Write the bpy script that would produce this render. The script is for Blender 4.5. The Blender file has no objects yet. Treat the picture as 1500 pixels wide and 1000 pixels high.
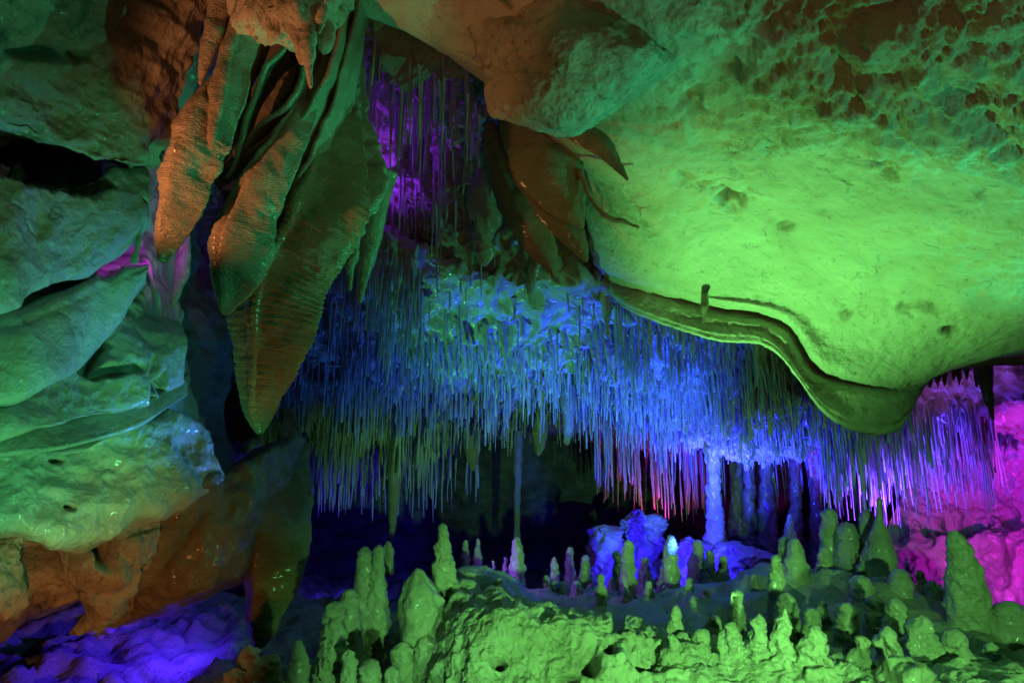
import bpy, math, random
import numpy as np
from mathutils import Vector, Matrix

random.seed(7)
S = bpy.context.scene
COL = S.collection
# ------------------------------------------------------------------ camera
F = 1083.0; PITCH = math.radians(12); CZ = 1.6
cam_d = bpy.data.cameras.new('camera'); cam = bpy.data.objects.new('camera', cam_d); COL.objects.link(cam)
cam_d.sensor_width = 36; cam_d.lens = 36 * F / 1500; cam_d.clip_end = 200; cam_d.clip_start = 0.02
cam.location = (0, 0, CZ); cam.rotation_euler = (math.pi / 2 + PITCH, 0, 0)
S.camera = cam
FW = np.array([0, math.cos(PITCH), math.sin(PITCH)]); UP = np.array([0, -math.sin(PITCH), math.cos(PITCH)])
RT = np.array([1.0, 0, 0]); C0 = np.array([0, 0, CZ])

def P(px, py, d):
    """point seen at photo position (px, py), d metres in front of the camera"""
    px = np.asarray(px, float)[..., None]; py = np.asarray(py, float)[..., None]; d = np.asarray(d, float)[..., None]
    return C0 + d * (FW + RT * (px - 750) / F + UP * (500 - py) / F)

def proj(p):
    q = p - C0; d = q @ FW
    return 750 + F * (q @ RT) / d, 500 - F * (q @ UP) / d, d

# ------------------------------------------------------------------ world and lamps
W = bpy.data.worlds.new('World'); S.world = W; W.use_nodes = True
W.node_tree.nodes['Background'].inputs[0].default_value = (0.12, 0.16, 0.10, 1)
W.node_tree.nodes['Background'].inputs[1].default_value = 0.02
S.view_settings.view_transform = 'Standard'; S.view_settings.look = 'None'
S.view_settings.exposure = 0; S.view_settings.gamma = 1; S.view_settings.use_curve_mapping = False
S.render.engine = 'CYCLES'
S.cycles.max_bounces = 4; S.cycles.diffuse_bounces = 1; S.cycles.glossy_bounces = 2
S.cycles.sample_clamp_indirect = 3

def spot(name, pos, target, col, power, deg=70, blend=0.5, radius=0.04):
    l = bpy.data.lights.new(name, 'SPOT'); o = bpy.data.objects.new(name, l); COL.objects.link(o)
    l.energy = power; l.color = col; l.spot_size = math.radians(deg); l.spot_blend = blend; l.shadow_soft_size = radius
    o.location = pos
    v = Vector(target) - Vector(pos); o.rotation_euler = v.to_track_quat('-Z', 'Y').to_euler()
    return o

GREEN = (0.12, 1.0, 0.10); TEAL = (0.02, 1.0, 0.33); ORANGE = (1.0, 0.36, 0.10); BLUE = (0.03, 0.02, 1.0)
SKYB = (0.06, 0.30, 1.0); MAG = (0.85, 0.02, 0.9); PURP = (0.35, 0.03, 1.0); OLIVE = (1.0, 0.62, 0.14)
#LIGHTS
spot('green_flood_lamp', P(992, 922, 4.45), P(1190, 410, 4.3), (0.22, 1.0, 0.19), 470, 76, 1.0, 0.04)
spot('green_rim_lamp', (1.0, 1.5, 0.95), P(960, 975, 3.8), (0.24, 1.0, 0.20), 400, 58, 0.8, 0.03)
spot('green_right_rim_lamp', (2.0, 1.7, 0.9), P(1330, 975, 4.0), (0.24, 1.0, 0.20), 210, 56, 0.8, 0.03)
spot('green_left_rim_lamp', (0.1, 1.8, 0.6), P(575, 945, 4.1), (0.24, 1.0, 0.24), 130, 32, 0.8, 0.03)
spot('teal_grazing_lamp', P(1830, 540, 3.7), P(1080, 60, 2.9), (0.03, 1.0, 0.42), 130, 100, 0.7, 0.03)
spot('teal_block_lamp', (1.5, 1.9, 1.0), P(900, 70, 2.9), (0.05, 1.0, 0.42), 90, 24, 0.5, 0.02)
spot('teal_scallop_lamp', (3.1, 2.3, 1.3), P(1330, 60, 2.6), (0.03, 1.0, 0.42), 90, 72, 0.8, 0.02)
spot('violet_floor_lamp', P(600, 800, 5.6), P(880, 860, 6.2), (0.25, 0.08, 1.0), 55, 90, 0.9, 0.02)
spot('blue_left_straw_lamp', P(640, 800, 6.4), P(500, 480, 6.4), (0.03, 0.22, 1.0), 45, 84, 0.9, 0.015)
spot('teal_curtain_lamp', P(960, 820, 4.0), P(440, 160, 3.2), (0.03, 1.0, 0.36), 130, 36, 0.9, 0.02)
spot('green_wall_lamp', P(420, 1150, 2.4), P(0, 470, 3.3), (0.14, 1.0, 0.32), 105, 62, 0.9, 0.04)
spot('orange_curtain_lamp', P(-60, 330, 2.2), P(345, 190, 2.9), (1.0, 0.34, 0.12), 40, 66, 0.6, 0.02)
spot('orange_floor_lamp', (-0.9, 1.6, 0.5), P(150, 850, 4.0), ORANGE, 85, 42, 0.9, 0.04)
spot('warm_fill_lamp', (0.3, -0.4, 1.2), P(1050, -90, 4.5), (1.0, 0.5, 0.16), 38, 78, 0.9, 0.15)
spot('green_straw_lamp', P(560, 810, 5.3), P(800, 450, 6.0), (0.10, 1.0, 0.26), 80, 84, 0.9, 0.015)
spot('pale_blue_straw_lamp', P(1032, 838, 5.5), P(860, 510, 6.4), (0.02, 0.07, 1.0), 460, 88, 0.9, 0.015)
spot('blue_chamber_lamp', P(1010, 770, 6.7), P(1090, 590, 7.4), (0.02, 0.03, 1.0), 800, 120, 0.9, 0.03)
spot('blue_right_straw_lamp', P(1290, 780, 6.6), P(1290, 600, 7.0), (0.06, 0.04, 1.0), 380, 86, 0.9, 0.03)
spot('violet_lip_lamp', P(1400, 880, 5.3), P(1410, 560, 6.1), (0.55, 0.14, 1.0), 60, 34, 0.9, 0.02)
spot('deep_blue_mound_lamp', P(1000, 850, 6.6), P(960, 800, 10.0), (0.02, 0.01, 1.0), 330, 110, 0.9, 0.06)
spot('magenta_wall_lamp', P(1535, 850, 6.2), P(1470, 760, 7.8), (0.75, 0.01, 0.9), 130, 100, 0.9, 0.06)
spot('magenta_upper_lamp', P(1580, 760, 5.9), P(1440, 570, 7.2), (0.6, 0.03, 1.0), 110, 76, 0.9, 0.04)
spot('magenta_recess_lamp', P(960, 790, 8.6), P(960, 640, 9.4), (0.8, 0.01, 0.30), 34, 110, 0.9, 0.03)
spot('dim_blue_left_lamp', P(470, 850, 7.3), P(500, 740, 9.6), (0.05, 0.02, 1.0), 60, 120, 0.9, 0.03)
spot('orange_pendant_lamp', P(330, 1120, 2.5), P(405, 470, 3.2), (1.0, 0.40, 0.12), 16, 20, 0.8, 0.02)
spot('violet_straw_lamp', P(1270, 810, 6.4), P(1330, 600, 7.2), (0.15, 0.03, 1.0), 300, 110, 0.9, 0.04)
spot('blue_ground_lamp', P(330, 890, 4.7), P(60, 950, 5.0), (0.05, 0.01, 1.0), 72, 140, 0.9, 0.03)
spot('blue_wall_lamp', P(560, 760, 4.6), P(120, 470, 3.5), (0.06,0.25,1.0), 85, 38, 0.8, 0.02)
spot('violet_recess_lamp', P(500, 330, 5.2), P(580, 120, 5.2), (0.24, 0.02, 1.0), 42, 130, 0.9, 0.03)
spot('violet_niche_lamp', P(222, 372, 3.75), P(180, 340, 4.2), (0.6, 0.03, 1.0), 9, 110, 0.9, 0.02)
#ENDLIGHTS

# ------------------------------------------------------------------ noise
_r = np.random.RandomState(3); _perm = np.tile(_r.permutation(256), 3)
_g = _r.normal(size=(256, 3)); _g /= np.linalg.norm(_g, axis=1)[:, None]
def gnoise(p):
    i = np.floor(p).astype(int); f = p - i; i = i & 255
    u = f * f * f * (f * (f * 6 - 15) + 10); out = 0
    for a in (0, 1):
        for b in (0, 1):
            for c in (0, 1):
                h = _perm[_perm[_perm[i[..., 0] + a] + i[..., 1] + b] + i[..., 2] + c]
                dd = f - np.array([a, b, c]); v = (_g[h] * dd).sum(-1)
                w = (u[..., 0] if a else 1 - u[..., 0]) * (u[..., 1] if b else 1 - u[..., 1]) * (u[..., 2] if c else 1 - u[..., 2])
                out = out + v * w
    return out * 1.5
def fbm(p, sc, octv=5, gain=0.5, off=0.0):
    s = 0; a = 1.0; q = p * sc + off
    for _ in range(octv):
        s = s + a * gnoise(q); q = q * 2.03 + 17.3; a *= gain
    return s
def billow(p, sc, octv=3, off=0.0):
    s = 0; a = 1.0; q = p * sc + off
    for _ in range(octv):
        s = s + a * (np.abs(gnoise(q)) - 0.25); q = q * 2.1 + 9.1; a *= 0.5
    return s

# ------------------------------------------------------------------ materials
def mat(name, c1, c2, rough=0.7, *a_, cracks=0.0, **k_):
    m = mat0(name, c1, c2, rough, *a_, **k_)
    if rough < .56:
        m.node_tree.nodes['Principled BSDF'].inputs['Coat Weight'].default_value = .3; m.node_tree.nodes['Principled BSDF'].inputs['Coat Roughness'].default_value = .16
    if cracks:
        nt = m.node_tree; n = nt.nodes; L = nt.links; b = n['Principled BSDF']
        geo = n.new('ShaderNodeNewGeometry'); ns = n.new('ShaderNodeTexNoise'); ns.inputs['Scale'].default_value = 2.5; ns.inputs['Detail'].default_value = 6
        L.new(geo.outputs['Position'], ns.inputs['Vector'])
        vm = n.new('ShaderNodeVectorMath'); vm.operation = 'MULTIPLY_ADD'; vm.inputs[1].default_value = (.7, .7, .7)
        L.new(ns.outputs['Color'], vm.inputs[0]); L.new(geo.outputs['Position'], vm.inputs[2])
        vo = n.new('ShaderNodeTexVoronoi'); vo.feature = 'DISTANCE_TO_EDGE'; vo.inputs['Scale'].default_value = 1.3; L.new(vm.outputs[0], vo.inputs['Vector'])
        mr = n.new('ShaderNodeMapRange'); mr.inputs[1].default_value = 0.0; mr.inputs[2].default_value = 0.022; mr.inputs[3].default_value = 1.0; mr.inputs[4].default_value = 0.0
        L.new(vo.outputs['Distance'], mr.inputs[0])
        n2 = n.new('ShaderNodeTexNoise'); n2.inputs['Scale'].default_value = 3.5; n2.inputs['Detail'].default_value = 5; L.new(geo.outputs['Position'], n2.inputs['Vector'])
        m2 = n.new('ShaderNodeMapRange'); m2.inputs[1].default_value = .52; m2.inputs[2].default_value = .62; m2.inputs[4].default_value = cracks; L.new(n2.outputs['Fac'], m2.inputs[0])
        mu = n.new('ShaderNodeMath'); mu.operation = 'MULTIPLY'; L.new(mr.outputs[0], mu.inputs[0]); L.new(m2.outputs[0], mu.inputs[1])
        old = b.inputs['Base Color'].links[0].from_socket; mx = n.new('ShaderNodeMix'); mx.data_type = 'RGBA'
        L.new(mu.outputs[0], mx.inputs[0]); L.new(old, mx.inputs[6]); mx.inputs[7].default_value = (.05, .04, .03, 1); L.new(mx.outputs[2], b.inputs['Base Color'])
        on = b.inputs['Normal'].links[0].from_socket; bp = n.new('ShaderNodeBump'); bp.invert = True; bp.inputs['Distance'].default_value = .02; bp.inputs['Strength'].default_value = .8
        L.new(mu.outputs[0], bp.inputs['Height']); L.new(on, bp.inputs['Normal']); L.new(bp.outputs[0], b.inputs['Normal'])
    return m
def mat0(name, c1, c2, rough=0.7, pits=0.5, bump=0.6, fine=55, band=0.0, spec=0.4, med=9, spark=0.0):
    m = bpy.data.materials.new(name); m.use_nodes = True; nt = m.node_tree; n = nt.nodes; L = nt.links
    b = n['Principled BSDF']
    geo = n.new('ShaderNodeNewGeometry')
    def noise(scale, det=8, r=0.6, dist=0.0):
        x = n.new('ShaderNodeTexNoise'); x.inputs['Scale'].default_value = scale; x.inputs['Detail'].default_value = det
        x.inputs['Roughness'].default_value = r; x.inputs['Distortion'].default_value = dist
        L.new(geo.outputs['Position'], x.inputs['Vector']); return x
    n1 = noise(2.2, 8, 0.65, 0.6); n2 = noise(fine, 6, 0.7); n3 = noise(med, 6, 0.62, 0.4)
    rmp = n.new('ShaderNodeValToRGB'); rmp.color_ramp.elements[0].position = 0.33; rmp.color_ramp.elements[1].position = 0.66
    rmp.color_ramp.elements[0].color = (*c1, 1); rmp.color_ramp.elements[1].color = (*c2, 1)
    L.new(n1.outputs['Fac'], rmp.inputs['Fac'])
    # pits and dark specks
    pr = n.new('ShaderNodeValToRGB'); pr.color_ramp.elements[0].position = 0.30; pr.color_ramp.elements[1].position = 0.42
    pr.color_ramp.elements[0].color = (1 - pits,) * 3 + (1,); pr.color_ramp.elements[1].color = (1, 1, 1, 1)
    n4 = noise(26, 5, 0.75, 0.8); L.new(n4.outputs['Fac'], pr.inputs['Fac'])
    mx = n.new('ShaderNodeMix'); mx.data_type = 'RGBA'; mx.blend_type = 'MULTIPLY'; mx.inputs[0].default_value = 1
    L.new(rmp.outputs['Color'], mx.inputs[6]); L.new(pr.outputs['Color'], mx.inputs[7])
    L.new(mx.outputs[2], b.inputs['Base Color'])
    b.inputs['Specular IOR Level'].default_value = spec
    rr = n.new('ShaderNodeMapRange'); rr.inputs[3].default_value = rough - 0.15; rr.inputs[4].default_value = rough + 0.15
    L.new(n2.outputs['Fac'], rr.inputs[0]); L.new(rr.outputs[0], b.inputs['Roughness'])
    b1 = n.new('ShaderNodeBump'); b1.inputs['Strength'].default_value = bump; b1.inputs['Distance'].default_value = 0.03
    L.new(n3.outputs['Fac'], b1.inputs['Height'])
    b2 = n.new('ShaderNodeBump'); b2.inputs['Strength'].default_value = bump; b2.inputs['Distance'].default_value = 0.008
    L.new(n2.outputs['Fac'], b2.inputs['Height']); L.new(b1.outputs[0], b2.inputs['Normal'])
    b3 = n.new('ShaderNodeBump'); b3.inputs['Strength'].default_value = bump * pits; b3.inputs['Distance'].default_value = 0.015
    L.new(pr.outputs['Color'], b3.inputs['Height']); L.new(b2.outputs[0], b3.inputs['Normal'])
    last = b3
    if band:
        sp = n.new('ShaderNodeSeparateXYZ'); L.new(geo.outputs['Position'], sp.inputs[0])
        ad = n.new('ShaderNodeMath'); ad.operation = 'MULTIPLY_ADD'; ad.inputs[1].default_value = 0.08
        L.new(n3.outputs['Fac'], ad.inputs[0]); L.new(sp.outputs['Z'], ad.inputs[2])
        sn = n.new('ShaderNodeMath'); sn.operation = 'MULTIPLY'; sn.inputs[1].default_value = 620; L.new(ad.outputs[0], sn.inputs[0])
        s2 = n.new('ShaderNodeMath'); s2.operation = 'SINE'; L.new(sn.outputs[0], s2.inputs[0])
        b4 = n.new('ShaderNodeBump'); b4.inputs['Strength'].default_value = band; b4.inputs['Distance'].default_value = 0.006
        L.new(s2.outputs[0], b4.inputs['Height']); L.new(last.outputs[0], b4.inputs['Normal']); last = b4
    L.new(last.outputs[0], b.inputs['Normal'])
    return m
M = {
 'ceiling': mat('limestone_ceiling', (0.36, 0.33, 0.27), (0.50, 0.47, 0.40), 0.75, 0.5, 0.8, 70, cracks=.3),
 'rough': mat('pitted_limestone', (0.26, 0.23, 0.18), (0.46, 0.42, 0.35), 0.75, 0.65, 1.0, 55),
 'flow': mat('flowstone', (0.34, 0.30, 0.24), (0.52, 0.49, 0.42), 0.42, 0.4, 0.8, 60, 0.05, 0.55, cracks=.4),
 'drape': mat('drapery_calcite', (0.28, 0.23, 0.17), (0.46, 0.41, 0.33), 0.36, 0.4, 0.8, 70, 0.5, 0.6, 14),
 'straw': mat('straw_calcite', (0.34, 0.32, 0.28), (0.60, 0.58, 0.54), 0.3, 0.35, 0.2, 40, 0, 0.5, 20),
 'mite': mat('stalagmite_calcite', (0.36, 0.33, 0.26), (0.54, 0.51, 0.43), 0.55, 0.45, 1.0, 70, 0.2, 0.4, 14),
 'coral': mat('cave_coral', (0.36, 0.33, 0.26), (0.56, 0.53, 0.45), 0.6, 0.65, 1.0, 45, 0, 0.4, 18),
 'brown': mat('ochre_calcite', (0.24, 0.16, 0.08), (0.40, 0.30, 0.18), 0.36, 0.4, 0.9, 70, 0.5, 0.6, 14),
 'mud_shade': mat('muddy_shaded_brown_calcite', (0.13, 0.10, 0.06), (0.26, 0.21, 0.13), 0.5, 0.4, 0.8, 60, 0.3),
 'dark': mat('shade_dark_rock', (0.09, 0.08, 0.07), (0.22, 0.20, 0.17), 0.6, 0.5, 0.9, 40),  # low base colour stands in for shade in hollows and the far chamber
}

# ------------------------------------------------------------------ object helpers
def tag(o, label=None, cat=None, group=None, kind=None):
    if label: o['label'] = label
    if cat: o['category'] = cat
    if group: o['group'] = group
    if kind: o['kind'] = kind
    return o
def mesh_obj(name, v, f, m, parent=None, origin=None, smooth=True):
    v = np.asarray(v, float)
    if origin is not None: v = v - np.asarray(origin)
    me = bpy.data.meshes.new(name)
    f = np.asarray(f)
    if f.ndim == 2:
        k = f.shape[1]
        me.vertices.add(len(v)); me.vertices.foreach_set('co', v.astype(np.float32).ravel())
        me.loops.add(f.size); me.loops.foreach_set('vertex_index', f.astype(np.int32).ravel())
        me.polygons.add(len(f)); me.polygons.foreach_set('loop_start', np.arange(0, f.size, k, dtype=np.int32))
        me.polygons.foreach_set('use_smooth', np.full(len(f), smooth))
        me.update(calc_edges=True); me.validate()
    me.materials.append(m if not isinstance(m, str) else M[m])
    o = bpy.data.objects.new(name, me); COL.objects.link(o)
    if origin is not None: o.location = origin
    if parent is not None:
        o.parent = parent
        if origin is not None: o.location = Vector(origin) - parent.location
    return o
def empty(name, loc=(0, 0, 0)):
    o = bpy.data.objects.new(name, None); COL.objects.link(o); o.location = loc; o.empty_display_size = 0.1
    return o
def cr(pts, n):
    """Catmull-Rom through the first axis, resampled to n"""
    pts = np.asarray(pts, float); k = len(pts)
    e = np.concatenate([2 * pts[:1] - pts[1:2], pts, 2 * pts[-1:] - pts[-2:-1]])
    t = np.linspace(0, k - 1, n); i = np.minimum(t.astype(int), k - 2); f = (t - i).reshape((-1,) + (1,) * (pts.ndim - 1))
    p0, p1, p2, p3 = e[i], e[i + 1], e[i + 2], e[i + 3]
    return 0.5 * ((2 * p1) + (-p0 + p2) * f + (2 * p0 - 5 * p1 + 4 * p2 - p3) * f ** 2 + (-p0 + 3 * p1 - 3 * p2 + p3) * f ** 3)
def grid_normals(g):
    du = np.gradient(g, axis=1); dv = np.gradient(g, axis=0)
    n = np.cross(du, dv); n /= (np.linalg.norm(n, axis=-1, keepdims=True) + 1e-9)
    c = C0 - g
    s = np.sign((n * c).sum(-1).mean())
    return n * (s if s else 1)
def grid_faces(nv, nu, wrap=False):
    a = np.arange(nv * nu).reshape(nv, nu)
    if wrap: a = np.concatenate([a, a[:, :1]], 1)
    return np.stack([a[:-1, :-1], a[:-1, 1:], a[1:, 1:], a[1:, :-1]], -1).reshape(-1, 4)
def patch_grid(rows, nu, nv):
    rr = np.array([cr(P([p[0] for p in r], [p[1] for p in r], [p[2] for p in r]), nu) for r in rows])
    return cr(rr, nv)
def displace(g, amp=0.05, sc=1.5, octv=6, bil=0.0, bsc=3.0, off=0.0, pits=(), streak=None):
    n = grid_normals(g)
    h = amp * fbm(g, sc, octv, 0.5, off)
    if bil: h = h - bil * billow(g, bsc, 3, off + 5)
    if streak:
        a, s, vec = streak
        h = h + a * fbm(g * np.array(vec), s, 4, 0.5, off + 30)
    if pits:
        x, y, d = proj(g)
        for (cx, cy, rx, ry, dep) in pits:
            q = ((x - cx) / rx) ** 2 + ((y - cy) / ry) ** 2
            q = q * (1 + 0.8 * fbm(g, 6, 3, 0.6, 3)); h = h - 2.0 * dep * np.exp(-np.clip(q, 0, 40) ** 1.5)
    return g + n * h[..., None]
def patch(name, rows, nu, nv, m, parent=None, **kw):
    g = displace(patch_grid(rows, nu, nv), **kw)
    o = mesh_obj(name, g.reshape(-1, 3), grid_faces(nv, nu), m, parent)
    return o, g
def slab(name, top, bot, m, parent, bulge=0.12, back=0.6, nu=220, nv=150, **kw):
    """a fold of rock: bulges out between two edges and curls back under the lower one"""
    k = max(len(top), len(bot)); T = cr(top, k); B = cr(bot, k)
    def mix(f, dd):
        r = T * (1 - f) + B * f; r = r.copy(); r[:, 2] += dd; return r
    R = [mix(0, back), mix(0, 0.03), mix(0.2, -bulge * 0.7), mix(0.5, -bulge), mix(0.8, -bulge * 0.8), mix(0.96, -bulge * 0.3), mix(1.0, 0.05)]
    q = mix(0.97, back * 0.6); R.append(q); q = mix(0.9, back * 1.4); R.append(q)
    return patch(name, R, nu, nv, m, parent, **kw)

def loft(name, rows, m='drape', parent=None, thick=0.7, nseg=28, n=None, e=1.0, skew=0.0, flute=None, rib=None,
         amp=0.012, sc=8, lump=0.0, lsc=5, off=None, roundtip=True, origin_end=0):
    """rows (px, py, depth, half width px): a limb of calcite from its root to its tip"""
    off = random.uniform(0, 50) if off is None else off
    rows = np.array(rows, float)
    cen = P(rows[:, 0], rows[:, 1], rows[:, 2]); r = rows[:, 3] * rows[:, 2] / F
    L = np.linalg.norm(np.diff(cen, axis=0), axis=1).sum()
    px_len = L * F / rows[:, 2].mean()
    if n is None: n = int(min(190, max(16, px_len / 3)))
    c = cr(cen, n); rad = np.maximum(cr(r[:, None], n)[:, 0], 0.0015)
    t = np.gradient(c, axis=0); t /= np.linalg.norm(t, axis=1)[:, None]
    b0 = np.array([0, 1.0, 0]); a = np.cross(t, b0); a /= np.linalg.norm(a, axis=1)[:, None]; b = np.cross(a, t)
    s = np.concatenate([[0], np.cumsum(np.linalg.norm(np.diff(c, axis=0), axis=1))])
    if roundtip:
        rt = max(rad[-1], 0.004); dist = s[-1] - s
        rad = rad * np.where(dist < rt, np.sqrt(np.clip(1 - ((rt - dist) / rt) ** 2, 0.02, 1)), 1)
    th = np.linspace(0, 2 * math.pi, nseg, endpoint=False)
    cx = np.sign(np.cos(th)) * np.abs(np.cos(th)) ** e; cy = np.sign(np.sin(th)) * np.abs(np.sin(th)) ** e
    cx = cx + skew * cy * 0.5
    rr = rad[:, None] * np.ones(nseg)
    if flute:
        k, fa, tw = flute
        rr = rr * (1 + fa * np.cos(k * th[None, :] + tw * s[:, None] + 1.3 * np.sin(2 * th[None, :] + off)) )
    if rib:
        sp_, ra = rib; sp_ = sp_ * .6; ra = ra * .45
        ph = s[:, None] / sp_ + 0.5 * gnoise(np.stack([s * 6 + off] * 3, -1))[:, None] + 0.12 * np.sin(th[None, :] * 2 + off)
        rr = rr * (1 + ra * (np.abs(np.sin(math.pi * ph)) - 0.6))
    g = c[:, None] + a[:, None] * (rr * cx)[..., None] + b[:, None] * (rr * cy * thick)[..., None]
    dirv = g - c[:, None]; dn = dirv / (np.linalg.norm(dirv, axis=-1, keepdims=True) + 1e-9)
    lim = np.minimum(1, rad / max(rad.max(), 1e-6) * 2)[:, None]
    h = amp * fbm(g, sc, 4, 0.55, off) * lim
    if lump: h = h + lump * (-billow(g, lsc, 2, off)) * lim
    g = g + dn * h[..., None]
    v = g.reshape(-1, 3); f = grid_faces(n, nseg, True)
    v = np.concatenate([v, c[-1:] + t[-1:] * rad[-1] * 0.3, c[:1]])
    k = len(v); last = (n - 1) * nseg
    i = np.arange(nseg); j = (i + 1) % nseg
    cap = np.stack([last + i, last + j, np.full(nseg, k - 2), np.full(nseg, k - 2)], -1)
    cap0 = np.stack([j, i, np.full(nseg, k - 1), np.full(nseg, k - 1)], -1)
    # quads for the sides, triangles for the caps: one list of triangles keeps it simple
    tri = np.concatenate([f[:, [0, 1, 2]], f[:, [0, 2, 3]], cap[:, :3], cap0[:, :3]])
    vol = np.einsum('ij,ij->i', v[tri[:, 0]] - v.mean(0), np.cross(v[tri[:, 1]] - v.mean(0), v[tri[:, 2]] - v.mean(0))).sum()
    if vol < 0: tri = tri[:, ::-1]
    return mesh_obj(name, v, tri, m, parent, origin=c[0] if origin_end == 0 else c[-1])
def curtain(name, A, B, parent, m='drape', bead=0.008, th=0.010, nu=26, amp=0.012, sc=6, wave=0.02, off=None):
    """a thin hanging sheet between its rolled free edge A and the line B where it merges with the rock"""
    off = random.uniform(0, 50) if off is None else off
    n = 130; k = max(len(A), len(B)); A = cr(cr(A, k), n); B = cr(cr(B, k), n)
    a = P(A[:, 0], A[:, 1], A[:, 2]); b = P(B[:, 0], B[:, 1], B[:, 2])
    t = np.gradient(a, axis=0); t /= np.linalg.norm(t, axis=1)[:, None]
    w = b - a; w -= (w * t).sum(1)[:, None] * t; w /= np.linalg.norm(w, axis=1)[:, None]; q = np.cross(t, w)
    rows = []
    fr = np.linspace(0, 1, nu)
    for f in fr:
        c = a * (1 - f) + b * f + q * (wave * np.sin(f * 5 + np.linspace(0, 4, n) + off) * f)[:, None]
        rows.append(c + q * th)
    for f in fr[::-1]:
        c = a * (1 - f) + b * f + q * (wave * np.sin(f * 5 + np.linspace(0, 4, n) + off) * f)[:, None]
        rows.append(c - q * th)
    for ang in np.linspace(-2.6, 2.6, 7):
        rows.append(a + (-w * math.cos(ang) + q * math.sin(ang)) * bead * 1.5)
    g = np.array(rows)
    d = amp * fbm(g, sc, 4, .5, off)
    g = g + q[None] * d[..., None]
    g = np.swapaxes(g, 0, 1)
    return mesh_obj(name, g.reshape(-1, 3), grid_faces(n, g.shape[1], True), m, parent)
def hit_depth(g, x, y, d, tol=9):
    X_, Y_, D_ = proj(g.reshape(-1, 3)); m = (np.abs(X_ - x) < tol) & (np.abs(Y_ - y) < tol) & (D_ > 1)
    return float(np.quantile(D_[m], .2)) if m.any() else d
#STRUCT
# ------------------------------------------------------------------ ceiling on the right
ce = [
 [(300, -900, .9), (600, -900, .9), (900, -900, .9), (1200, -900, .9), (1500, -900, .9), (1900, -900, .9), (2400, -900, .9)],
 [(380, -240, 2.4), (620, -240, 2.3), (850, -220, 2.2), (1100, -200, 2.1), (1350, -200, 2.0), (1600, -200, 1.9), (2000, -200, 1.8)],
 [(500, -60, 3.1), (650, -40, 3.0), (850, -40, 2.8), (1080, -60, 2.5), (1300, -40, 2.4), (1500, -40, 2.3), (1800, -40, 2.1)],
 [(500, 5, 3.4), (640, 35, 3.3), (860, 60, 3.0), (1060, 60, 2.75), (1280, 60, 2.6), (1500, 60, 2.5), (1800, 60, 2.3)],
 [(600, 40, 3.7), (720, 110, 3.5), (880, 130, 3.3), (1060, 130, 3.1), (1280, 170, 2.9), (1500, 200, 2.8), (1800, 200, 2.5)],
 [(740, 110, 4.3), (800, 190, 4.0), (900, 210, 3.75), (1080, 210, 3.6), (1300, 250, 3.4), (1500, 290, 3.2), (1800, 300, 2.8)],
 [(845, 180, 5.0), (860, 250, 4.6), (950, 280, 4.2), (1100, 290, 4.1), (1300, 340, 3.9), (1500, 370, 3.6), (1800, 380, 3.2)],
 [(852, 260, 5.2), (865, 320, 4.9), (960, 350, 4.6), (1110, 370, 4.6), (1300, 420, 4.4), (1500, 440, 4.1), (1800, 440, 3.7)],
 [(860, 350, 5.3), (880, 385, 5.1), (1000, 420, 4.95), (1150, 440, 4.9), (1250, 500, 4.85), (1400, 500, 4.6), (1800, 490, 4.1)],
 [(862, 385, 5.4), (900, 402, 5.15), (1030, 436, 4.98), (1150, 462, 4.93), (1215, 535, 4.95), (1340, 555, 4.9), (1800, 510, 4.5)],
 # step in the bedding
 [(862, 392, 5.5), (900, 412, 5.24), (1030, 450, 5.12), (1145, 475, 5.08), (1205, 548, 5.1), (1330, 570, 5.0), (1800, 518, 4.7)],
 [(864, 398, 5.5), (905, 425, 5.2), (1035, 462, 5.05), (1135, 484, 5.0), (1200, 560, 5.02), (1322, 580, 4.98), (1800, 522, 4.8)],
 [(866, 402, 5.5), (915, 440, 5.18), (1035, 474, 5.06), (1125, 492, 5.02), (1205, 580, 5.02), (1318, 595, 5.0), (1800, 526, 4.9)],
 [(868, 408, 5.5), (925, 450, 5.16), (1040, 488, 5.02), (1130, 503, 4.98), (1215, 600, 4.98), (1310, 618, 5.0), (1800, 530, 5.0)],
 [(870, 412, 5.5), (930, 458, 5.22), (1042, 497, 5.1), (1132, 512, 5.06), (1218, 610, 5.06), (1308, 630, 5.1), (1800, 535, 5.1)],
 [(870, 405, 5.8), (930, 445, 5.7), (1042, 470, 5.7), (1132, 490, 5.7), (1218, 570, 5.7), (1310, 580, 5.8), (1800, 520, 5.8)],
 [(870, 380, 6.6), (930, 420, 6.6), (1042, 440, 6.6), (1132, 460, 6.6), (1218, 520, 6.6), (1310, 540, 6.6), (1800, 500, 6.6)],
]
def resample_ce(rows):
    # denser control of the right part of the lip (rises from its lowest point to the edge of the photo)
    out = []
    for k, r in enumerate(rows):
        r = [list(p) for p in r]
        if k in (10, 12):
            for p in r: p[2] -= .015
        if 9 <= k <= 14:
            a, z = r[5], r[6]; f = (k - 9) / 5
            r = r[:6] + [[1360 + 20 * (1 - f), 545 + 12 * f, a[2] + .02], [1440, 522 + 12 * f, a[2] - .02], z]
        elif k > 14:
            a, z = r[5], r[6]; r = r[:6] + [[1370, 530, a[2]], [1450, 515, a[2]], z]
        else:
            a, z = r[5], r[6]
            r = r[:6] + [[a[i] * .72 + z[i] * .28 for i in range(3)], [a[i] * .45 + z[i] * .55 for i in range(3)], z]
        out.append(r)
    return out
cg = patch_grid(resample_ce(ce), 620, 560)
x_, y_, d_ = proj(cg)
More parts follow.
